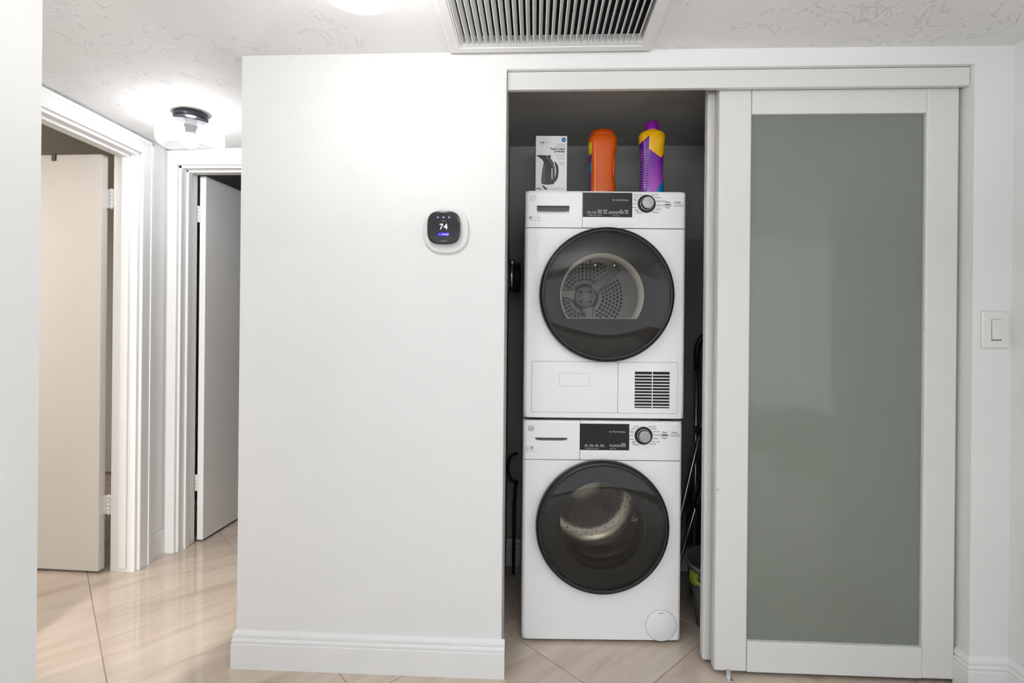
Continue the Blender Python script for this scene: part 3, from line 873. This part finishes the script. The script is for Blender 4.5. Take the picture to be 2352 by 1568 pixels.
# lower service panel, latch plate, grille
def seam_panel(nm, a, b, c, e, rad, pr=.0014, parent=None):
    obj(nm + '_seam', 'seam', lambda bm: plate(bm, rrect(a - .0011, b + .0011, c - .0011, e + .0011, rad), -.0003, .002), parent)
    return obj(nm, 'enamel', lambda bm: plate(bm, rrect(a, b, c, e, rad), -pr, .002), parent)
seam_panel('service_panel', .0303, .3514, .0215, .2105, .006, parent=dy)
seam_panel('vent_panel', .3530, .5745, .0205, .2105, .006, parent=dy)
obj('latch_plate_seam', 'text_grey', lambda bm: plate(bm, rrect(.1327, .2439, .1197, .1675, .005), -.0017, .0), dy)
obj('latch_plate', 'enamel', lambda bm: plate(bm, rrect(.1335, .2431, .1205, .1667, .005), -.0022, .0), dy)
obj('grille_recess', 'duct_dark', lambda bm: box(bm, .4151, .545, -.0019, .0, .0404, .176), dy)
def f(bm):
    for k in range(11):
        z = .176 - .1356 * (k + 1) / 11.6 - .0005
        box(bm, .4151, .545, -.0044, -.0015, z - .0018, z + .0022, .0006, 1)
    box(bm, .4787, .4815, -.0044, -.0015, .0404, .176)
obj('grille_bars', 'enamel', f, dy)
for x in (.03, .52):
    for y in (.03, .46): obj('stacking_foot', 'rubber', lambda bm: box(bm, x, x + .05, y, y + .05, -.0105, .001, .003), dy)

# ------------------------------------------------------------------ things on the dryer
ZT = DZ + .849
# carton
bxr = root('carton', (-.001, 1.985, ZT), 2.3); tag(bxr, 'white carton with a picture of a black garment steamer on the dryer', 'box')
BH, BW = .2275, .1205
cbx = obj('carton_body', 'carton', lambda bm: box(bm, 0, BW, 0, .075, 0, BH, .0008, 1), bxr)
obj('carton_edge', 'carton_side', lambda bm: (box(bm, BW - .0012, BW + .0003, -.0002, .0752, 0, BH + .0002), box(bm, 0, BW, .0005, .0752, BH - .0008, BH + .0003)), bxr)
def c2(cx, cy): return ((cx - 150) / 485 * BW, BH - (cy - 290) / 4144 - .0)
def area(pts): return [c2(*p) for p in pts]
y = -.0004
pic = obj('steamer_picture', 'print_dark', lambda bm: (poly(bm, area([(155, 610), (200, 598), (300, 600), (345, 620), (400, 670), (430, 730), (447, 800), (445, 1040), (430, 1062), (350, 1072), (260, 1065), (238, 1040), (245, 900), (262, 780), (275, 715), (250, 670), (200, 635)]), y),
      poly(bm, area([(430, 690), (470, 720), (500, 770), (508, 860), (495, 960), (468, 1020), (445, 1020), (447, 960), (465, 880), (462, 800), (445, 740)]), y),
      poly(bm, area([(357 + 30 * math.cos(a / 8 * math.pi), 622 + 24 * math.sin(a / 8 * math.pi)) for a in range(16)]), y - .0001),
      poly(bm, area([(250, 1090), (275, 1085), (340, 1140), (330, 1150), (290, 1145)]), y), poly(bm, area([(160, 1130), (205, 1118), (255, 1150), (230, 1150), (205, 1132), (170, 1146)]), y)), bxr)
obj('picture_highlight', 'print_mid', lambda bm: (poly(bm, area([(275, 760), (300, 740), (292, 900), (300, 1040), (262, 1030), (262, 900)]), y - .0002), poly(bm, area([(330, 625), (380, 665), (425, 750), (440, 850), (430, 860), (410, 770), (360, 690), (310, 640)]), y - .0002)), pic)
obj('picture_window', 'print_light', lambda bm: poly(bm, area([(395, 815), (400, 808), (412, 812), (414, 975), (405, 982), (397, 975)]), y - .0003), pic)
def f(bm):
    for s, cy, sz in (('Vapor para', 497, .0125), ('prendas', 537, .0125)):
        x, z = c2(600, cy); text(bm, s, sz, x, y, z, 'RIGHT', .0004)
    x, z = c2(218, 400); text(bm, 'MAIN', .0068, x, y, z, 'LEFT', .0003)
obj('bold_print', 'text_dark', f, bxr)
def f(bm):
    for s, cy in (('Plancha', 427), ('manual a', 461)):
        x, z = c2(600, cy); text(bm, s, .0112, x, y, z, 'RIGHT')
    x, z = c2(292, 400); text(bm, 'STAYS', .0068, x, y, z, 'LEFT')
    for a, b, cy in ((470, 598, 590), (440, 598, 607), (468, 598, 641), (495, 598, 660), (497, 598, 714), (512, 598, 731), (530, 598, 748), (375, 590, 1128), (375, 605, 1146)):
        (x0, z), (x1, _) = c2(a, cy), c2(b, cy); box(bm, x0, x1, y, y + .0002, z - .0006, z + .0006)
    for a, b, c, e in ((195, 268, 362, 364), (195, 268, 432, 434), (195, 198, 362, 434), (264, 268, 362, 388), (264, 268, 412, 434)):
        (x0, z1), (x1, z0) = c2(a, c), c2(b, e); box(bm, x0, x1, y, y + .0002, z0, z1)
obj('fine_print', 'text_grey', f, bxr)
x, z = c2(582, 351)
stk = obj('round_sticker', 'blue', lambda bm: lathe(bm, [(.0087, 0), (.0087, -.0006), (0, -.0006)], 32, (x, 0, z), 'Y'), bxr)
obj('sticker_print', 'bluetext', lambda bm: text(bm, '1.1L', .0078, x, -.0009, z, 'CENTER'), stk)

def bottle_section(z, hw, hd, p=2.6, n=40, cx=0, cy=0, dent=0.0):
    out = []
    for i in range(n):
        t = 2 * math.pi * i / n; c, s = math.cos(t), math.sin(t)
        x = hw * math.copysign(abs(c) ** (2 / p), c); yy = hd * math.copysign(abs(s) ** (2 / p), s)
        if dent and c > .55: x -= dent * min(1, (c - .55) / .25) * (1 if s < .6 else .2)
        out.append((cx + x, cy + yy, z))
    return out
# orange tub
ot = root('detergent_tub', (.2625, 2.055, ZT), 2.3); tag(ot, 'orange plastic laundry tub with a rounded cap on the dryer', 'detergent')
def f(bm):
    Z = [(0, .052, .042), (.004, .0535, .0435), (.03, .053, .043), (.06, .0515, .042), (.10, .0505, .0415), (.14, .0515, .042), (.18, .054, .0435), (.21, .0565, .045), (.226, .0575, .0455), (.236, .0565, .0445), (.243, .053, .042), (.247, .048, .039)]
    loft(bm, [bottle_section(z, a, b, 2.8, dent=.010 * max(0, 1 - abs(z - .125) / .05) ** .5 if abs(z - .125) < .05 else 0) for z, a, b in Z])
obj('tub_body', 'pods', f, ot)
obj('cap', 'orangecap', lambda bm: loft(bm, [bottle_section(z, a, b, 2.4) for z, a, b in ((.244, .0495, .040), (.252, .0488, .0395), (.260, .046, .037), (.267, .040, .033), (.2705, .030, .026), (.272, .012, .010))]), ot)
obj('hand_grip', 'orangecap', lambda bm: loft(bm, [[(q[0] + .0395, q[1] * .55 - .020, z) for q in bottle_section(0, a, b, 2.2, 20)] for z, a, b in ((.075, .002, .010), (.085, .0055, .026), (.12, .007, .032), (.16, .0065, .030), (.182, .005, .022), (.190, .002, .010))]), ot)
# purple bottle
pb = root('scent_bottle', (.4455, 2.005, ZT), 2.3); tag(pb, 'purple and yellow laundry bottle with a violet cap on the dryer', 'detergent')
def f(bm):
    Z = [(0, .044, .032), (.003, .0455, .0335), (.03, .0455, .0335), (.07, .0435, .032), (.11, .0425, .0315), (.15, .0435, .032), (.185, .0465, .0345), (.21, .0495, .0365), (.226, .050, .0368), (.236, .0475, .035), (.2425, .040, .031), (.245, .031, .026)]
    loft(bm, [bottle_section(z, a, b, 2.6) for z, a, b in Z])
obj('bottle_body', 'detergent', f, pb)
obj('collar', mat('yellow_plastic', (.80, .40, .004), .3), lambda bm: loft(bm, [bottle_section(z, a, a, 2.0, 32) for z, a in ((.243, .0275), (.2475, .0275), (.249, .026))]), pb)
obj('cap', 'purple', lambda bm: loft(bm, [bottle_section(z, a, a, 2.2, 32) for z, a in ((.248, .0272), (.250, .0275), (.272, .0255), (.279, .0245), (.2815, .0225), (.2825, .015))]), pb)

# ------------------------------------------------------------------ thermostat
th = root('thermostat', (-.3055, YW, 1.509)); tag(th, 'black touchscreen thermostat showing 74 on a white wall plate', 'thermostat')
obj('wall_plate', 'plate', lambda bm: loft(bm, [[(a, yy, b) for a, b in squircle(.0045, -.0065, q, 64, 2.5)] for q, yy in ((.0775, -.0002), (.0775, -.006), (.0755, -.0095), (.071, -.0115))]), th)
obj('rim', 'chrome', lambda bm: loft(bm, [[(a, yy, b) for a, b in squircle(0, 0, q)] for q, yy in ((.0545, -.011), (.0552, -.022), (.0545, -.0245))]), th)
obj('screen_body', 'screen', lambda bm: loft(bm, [[(a, yy, b) for a, b in squircle(0, 0, q)] for q, yy in ((.0548, -.0225), (.0555, -.0265), (.0548, -.0295), (.053, -.0305), (.05, -.031))]), th)
sy = -.0314
obj('temperature_digits', 'glow_white', lambda bm: (text(bm, '7', .0265, -.0075, sy, .0015, 'CENTER', .0003), text(bm, '4', .0265, .0072, sy, .0015, 'CENTER', .0003)), th)
def f(bm):
    for k, x in enumerate((-.0185, -.0005, .0185)):
        lathe(bm, [(0, sy), (.0028, sy)], 12, (x, 0, .0335), 'Y')
        box(bm, x - (.0034 if k < 2 else .0026), x + .0034 * (k > 0), sy, sy + .0002, .0318, .0350 - .001 * k)
obj('status_icons', 'glow_dim', f, th)
obj('mode_word', 'brandgrey', lambda bm: text(bm, 'Home', .0060, 0, sy, .0215, 'CENTER'), th)
pill = obj('mode_pill', 'glow_violet', lambda bm: poly(bm, rrect(-.0195, .0195, -.0295, -.0165, .0064), sy), th)
def f(bm):
    text(bm, 'Cooling', .0058, .002, sy - .0002, -.023, 'CENTER', .0001)
    lathe(bm, [(.0028, sy - .0002), (.0020, sy - .0002)], 16, (.0145, 0, -.023), 'Y')
    box(bm, -.0155, -.0118, sy - .0002, sy, -.0236, -.0226)
obj('pill_print', 'glow_white', f, pill)
obj('maker_name', 'brandgrey', lambda bm: text(bm, 'ecobee', .0074, 0, sy, -.0445, 'CENTER'), th)

# ------------------------------------------------------------------ light switch
sw = root('light_switch', (1.4885, YW, 1.1855)); tag(sw, 'white single rocker light switch beside the sliding glass door', 'light switch')
obj('face_plate', 'plate', lambda bm: loft(bm, [[(a, yy, b) for a, b in rrect(-q, q, -.0595 + (.0435 - q), .0595 - (.0435 - q), .004)] for q, yy in ((.0435, 0), (.0435, -.0035), (.0405, -.0065), (.038, -.0068))]), sw)
obj('rocker_gap', 'seam', lambda bm: box(bm, -.0158, .0158, -.0072, -.006, -.0345, .0345), sw)
obj('rocker', 'plate', lambda bm: loft(bm, [[(-.0148, yy, z), (.0148, yy, z), (.0148, -.0065, z), (-.0148, -.0065, z)] for z, yy in ((-.031, -.0118), (-.028, -.0125), (0, -.0085), (.031, -.0098), (.0335, -.009))], smooth=False), sw)
for z in (.0485, -.0485):
    obj('plate_screw', 'plate', lambda bm: (lathe(bm, [(.0034, -.0066), (.003, -.0078), (0, -.008)], 16, (0, 0, z), 'Y'), box(bm, -.0026, .0026, -.0084, -.0078, z - .0003, z + .0003)), sw)

# ------------------------------------------------------------------ return-air grille in the ceiling
VX0, VX1, VY0, VY1 = -.293, .377, 1.02, 1.716
va = root('air_return_grille', ((VX0 + VX1) / 2, (VY0 + VY1) / 2, ZC)); tag(va, 'white ceiling return-air grille with long angled slats', 'air vent')
hw, hl = (VX1 - VX0) / 2, (VY1 - VY0) / 2; fw = .036; fd = -.012
def frame_bar(bm, p, q, inn_p, inn_q):
    a, b, c, e = (Vector(v) for v in (p, q, inn_q, inn_p))
    sec = lambda o, i: [(o.x, o.y, .004), (o.x, o.y, -.004), (o.x + (i.x - o.x) * .12, o.y + (i.y - o.y) * .12, fd + .002), (o.x + (i.x - o.x) * .3, o.y + (i.y - o.y) * .3, fd), (i.x, i.y, fd), (i.x, i.y, .004)]
    loft(bm, [sec(a, e), sec(b, c)], True, False)
o = [(-hw, -hl, 0), (hw, -hl, 0), (hw, hl, 0), (-hw, hl, 0)]; i_ = [(-hw + fw, -hl + fw, 0), (hw - fw, -hl + fw, 0), (hw - fw, hl - fw, 0), (-hw + fw, hl - fw, 0)]
for k in range(4):
    j = (k + 1) % 4
    obj('frame_bar', 'grille', lambda bm: frame_bar(bm, o[k], o[j], i_[k], i_[j]), va)
def f(bm):
    a, b, c = hw - fw, hl - fw, .007
    box(bm, -a, -a + c, -b, b, fd + .002, .02); box(bm, a - c, a, -b, b, fd + .002, .02); box(bm, -a, a, b - .016, b, fd + .003, .02); box(bm, -a, a, -b, -b + .016, fd + .003, .02)
obj('inner_frame', 'grille', f, va)
obj('duct_box', 'duct_dark', lambda bm: (box(bm, -hw + .005, hw - .005, -hl + .005, hl - .005, .12, .125), box(bm, -hw, -hw + .005, -hl, hl, .012, .12), box(bm, hw - .005, hw, -hl, hl, .012, .12), box(bm, -hw, hw, hl - .005, hl, .012, .12), box(bm, -hw, hw, -hl, -hl + .005, .012, .12)), va)
sb = bmesh.new(); L = hl - fw - .012
prof = [(0, -.0105), (.0016, -.0112), (.0032, -.0095), (.0055, -.004), (.0105, .003), (.0118, .0075), (.0105, .0075), (.0088, .0035), (.004, -.003)]
loft(sb, [[(a, yy, b) for a, b in prof] for yy in (-L, L)], True, False)
sme = bpy.data.meshes.new('slat'); bmesh.ops.recalc_face_normals(sb, faces=list(sb.faces)); sb.to_mesh(sme); sb.free(); sme.materials.append(M['grille'])
NS = 30; inner = 2 * (hw - fw - .007)
for k in range(NS):
    t = bpy.data.objects.new('slat', sme); COL.objects.link(t); t.parent = va
    t.location = (-hw + fw + .007 + inner * (k + .12) / NS, 0, 0)
for x, yy in ((-hw + .014, hl - .075), (hw - .014, hl - .075)):
    obj('screw', 'zinc', lambda bm: lathe(bm, [(.004, fd), (.0034, fd - .002), (0, fd - .0025)], 12, (x, yy, 0)), va)

# the ceiling has a real hole above the grille
cme = bpy.data.objects['ceiling']
cut = bmesh.new(); cut.from_mesh(cme.data)
for co, no in (((VX0 + .02, 0, 0), (1, 0, 0)), ((VX1 - .02, 0, 0), (1, 0, 0)), ((0, VY0 + .02, 0), (0, 1, 0)), ((0, VY1 - .02, 0), (0, 1, 0))):
    bmesh.ops.bisect_plane(cut, geom=list(cut.verts) + list(cut.edges) + list(cut.faces), plane_co=co, plane_no=no)
kill = [q for q in cut.faces if VX0 + .02 < q.calc_center_median().x < VX1 - .02 and VY0 + .02 < q.calc_center_median().y < VY1 - .02]
bmesh.ops.delete(cut, geom=kill, context='FACES'); cut.to_mesh(cme.data); cut.free()

# ------------------------------------------------------------------ ceiling lamps
def lamp(name, x, y, z, rs, bulb, label):
    """z: ceiling height; rs: shade radius"""
    r = root(name, (x, y, z)); tag(r, label, 'ceiling lamp', 'glass drum ceiling lamps')
    k = rs / .131
    obj('canopy', 'blackmetal', lambda bm: lathe(bm, [(0, 0), (.064, 0), (.066, -.002), (.066, -.024), (.063, -.027), (.03, -.028), (.024, -.034), (.022, -.046), (.026, -.050), (.026, -.056), (0, -.056)], 48), r)
    obj('socket', 'gasket', lambda bm: lathe(bm, [(.022, -.056), (.022, -.062), (.0195, -.064), (.0215, -.068), (.0185, -.072), (.0205, -.076), (.0175, -.080), (.0185, -.086), (0, -.086)], 32), r)
    b = obj('bulb', bulb, lambda bm: lathe(bm, [(.0135, -.086), (.016, -.094), (.026, -.108), (.030, -.122), (.027, -.136), (.018, -.146), (0, -.150)], 32), r)
    ro = rs; zt, zb = -.054, -.150
    prof = [(.030, zt), (ro * .70, zt - .001), (ro * .90, zt - .006), (ro * .975, zt - .016), (ro, zt - .032), (ro, zb + .036), (ro * .975, zb + .020), (ro * .90, zb + .007), (ro * .76, zb + .001), (ro * .66, zb), (ro * .64, zb + .002)]
    obj('glass_shade', 'shade', lambda bm: lathe(bm, prof, 72), r)
    return r
lamp('ceiling_lamp', -1.487, 2.15, ceil_z(-1.487, 2.15), .131, 'bulb_hall', 'glass drum ceiling lamp with a black canopy lit in the hall')
lamp('ceiling_lamp', -.425, 1.19, ZC, .096, 'bulb_near', 'lit glass ceiling lamp cut off by the top edge, left of the air grille')

# track lamps in the room behind the camera (they show in the door glass and on the floor)
tr = root('track_light', (.95, -2.3, 2.50)); tag(tr, 'black ceiling track with three lit spot heads reflected in the dryer door', 'track light')
obj('rail', 'blackmetal', lambda bm: box(bm, -.75, .75, -.018, .018, -.022, 0), tr)
spot_mat = emissive('lit_spot', (1.0, .93, .84), TRACK_W)
for x in (-.5, -.1, .45):
    h_ = obj('spot_head', 'blackmetal', lambda bm: (tube(bm, [(x, 0, -.02), (x, 0, -.09)], .008), lathe(bm, [(0, -.08), (.035, -.085), (.045, -.16), (.043, -.16), (.035, -.10)], 24, (x, 0, 0))), tr)
    obj('spot_lens', spot_mat, lambda bm: lathe(bm, [(.040, -.150), (.025, -.158), (0, -.161)], 24, (x, 0, 0)), h_)

# warm ceiling light of the side room
sl = bpy.data.lights.new('side_room_light', 'AREA'); sl.shape = 'DISK'; sl.size = .35; sl.energy = SIDE_ROOM_W; sl.color = (1.0, .94, .86)
so = bpy.data.objects.new('side_room_light', sl); COL.objects.link(so); so.location = (-2.95, 1.35, 2.16)

# ------------------------------------------------------------------ behind and beside the machines
vp = root('vent_pipe', (CL, 2.35, 1.402)); tag(vp, 'black vent hose clamped to a wall collar left of the dryer', 'vent hose')
obj('wall_collar', 'pail', lambda bm: lathe(bm, [(.073, 0), (.073, .006), (.062, .008), (.062, .020)], 40, axis='X'), vp)
cl_ = obj('hose_clamp', 'steel', lambda bm: lathe(bm, [(.0655, .017), (.0665, .018), (.0665, .030), (.0655, .031)], 40, axis='X'), vp)
obj('clamp_screw', 'steel', lambda bm: (box(bm, .019, .029, -.012, .012, .064, .076, .002), lathe(bm, [(0, .012), (.004, .012), (.004, .036), (0, .036)], 10, (0, 0, .074), 'X')), cl_)
obj('sleeve', 'rubber', lambda bm: lathe(bm, [(.0645, .014), (.0645, .032), (.067, .036), (.067, .048), (.069, .052), (.069, .062), (.06, .062)], 40, axis='X'), vp)
dh = root('drain_hose', (-.077, 2.40, .519)); tag(dh, 'black drain hose looping out left of the washer', 'hose')
obj('hose_loop', 'rubber', lambda bm: tube(bm, [(.004 - .044 * math.sin(math.pi * k / 16) ** .8, 0, .066 * math.cos(math.pi * k / 16)) for k in range(17)], .0075, 12), dh)
obj('hose_drop', 'rubber', lambda bm: tube(bm, [(.004, 0, -.066), (-.004, .02, -.09), (-.010, .04, -.2), (-.012, .045, -.517)], .0075, 12), dh)

pa = root('bent_pole', (.722, 2.318, 0)); tag(pa, 'steel pole with a bent black foam grip beside the dryer', 'pole')
obj('shaft', 'steel', lambda bm: tube(bm, [(0, 0, .03), (0, 0, 1.02)], .0105, 16), pa)
obj('grip', 'black', lambda bm: tube(bm, [(0, 0, 1.0), (0, 0, 1.07), (.004, 0, 1.10), (.014, 0, 1.126), (.03, 0, 1.143), (.055, 0, 1.153), (.11, 0, 1.157)], .0135, 16), pa)
obj('foot', 'rubber', lambda bm: lathe(bm, [(0, 0), (.018, 0), (.014, .05), (0, .05)], 16), pa)
pbk = root('mop_pole', (.56, 2.262, 0)); tag(pbk, 'slanted steel mop pole with a black clip right of the washer', 'pole')
obj('shaft', 'steel', lambda bm: tube(bm, [(0, 0, .01), (.189, 0, .84)], .0105, 16), pbk)
obj('grip', 'black', lambda bm: tube(bm, [(.187, 0, .83), (.212, 0, .94)], .014, 16), pbk)
obj('clip', 'black', lambda bm: (box(bm, -.022, .03, -.016, .016, -.016, .016, .004, mtx=Matrix.Translation((.166, 0, .735)) @ Matrix.Rotation(R(12), 4, 'Y')),), pbk)
pc = root('broom_pole', (.553, 2.19, 0)); tag(pc, 'slanted steel broom pole with a long black grip right of the washer', 'pole')
obj('shaft', 'steel', lambda bm: tube(bm, [(.012, 0, .01), (.225, 0, .76)], .0095, 16), pc)
obj('grip', 'black', lambda bm: tube(bm, [(.013 + .284 * z, 0, z) for z in (.42, .45, .5, .55, .585)], [.011, .0165, .0165, .0165, .012], 16), pc)

bn = root('storage_bin', (.82, 2.43, 0)); tag(bn, 'tall black plastic bin in the dark right side of the closet', 'bin')
obj('bin_body', 'black', lambda bm: loft(bm, [bottle_section(z, a, b, 5, 40) for z, a, b in ((0, .080, .062), (.01, .083, .064), (.38, .098, .074), (.395, .100, .076), (.40, .100, .076), (.40, .09, .07))]), bn)
obj('bin_rim', 'rubber', lambda bm: loft(bm, [bottle_section(z, a, b, 5, 40) for z, a, b in ((.385, .102, .078), (.39, .104, .080), (.401, .104, .080), (.403, .101, .077))]), bn)
bc = root('plastic_container', (.82, 2.43, .404)); tag(bc, 'smoky grey plastic container sitting on the black bin', 'container')
obj('container_body', 'greybox', lambda bm: loft(bm, [bottle_section(z, a, b, 4, 36) for z, a, b in ((0, .074, .06), (.08, .082, .068), (.084, .084, .07))]), bc)
obj('lid', 'pail', lambda bm: loft(bm, [bottle_section(z, a, b, 4, 36) for z, a, b in ((.084, .086, .072), (.096, .086, .072), (.1, .08, .067))]), bc)
bu = root('mop_bucket', (.757, 2.07, 0)); tag(bu, 'grey plastic mop bucket with lime green handle lugs', 'bucket')
obj('pail', 'pail', lambda bm: lathe(bm, [(0, .004), (.095, 0), (.10, .004), (.126, .18), (.138, .245), (.146, .25), (.147, .262), (.141, .264), (.134, .25), (.122, .18), (.096, .010), (0, .008)], 56), bu)
for a in (200, 20):
    c, s_ = math.cos(R(a)), math.sin(R(a))
    obj('handle_lug', 'lime', lambda bm: box(bm, -.02, .02, -.008, .006, .19, .235, .003, mtx=Matrix.Translation((.137 * c, .137 * s_, 0)) @ Matrix.Rotation(R(a + 90), 4, 'Z')), bu)
obj('handle', 'lime', lambda bm: tube(bm, [(.146 * math.cos(R(a)), .146 * math.sin(R(a)), .215 - .035 * math.sin(math.pi * (a - 200) / 180)) for a in range(200, 381, 9)], .006, 8), bu)

for o in bpy.data.objects:
    if o.name.split('.')[0] in ('display_lettering', 'panel_lettering', 'badge_print', 'fine_print', 'bold_print', 'emblem_monogram', 'hub_holes', 'grille_bars', 'status_icons',
                                'pill_print', 'temperature_digits', 'steamer_picture', 'picture_highlight'): o['kind'] = 'stuff'
    if o.type == 'MESH' and o.parent is None and 'kind' not in o: o['kind'] = 'structure'
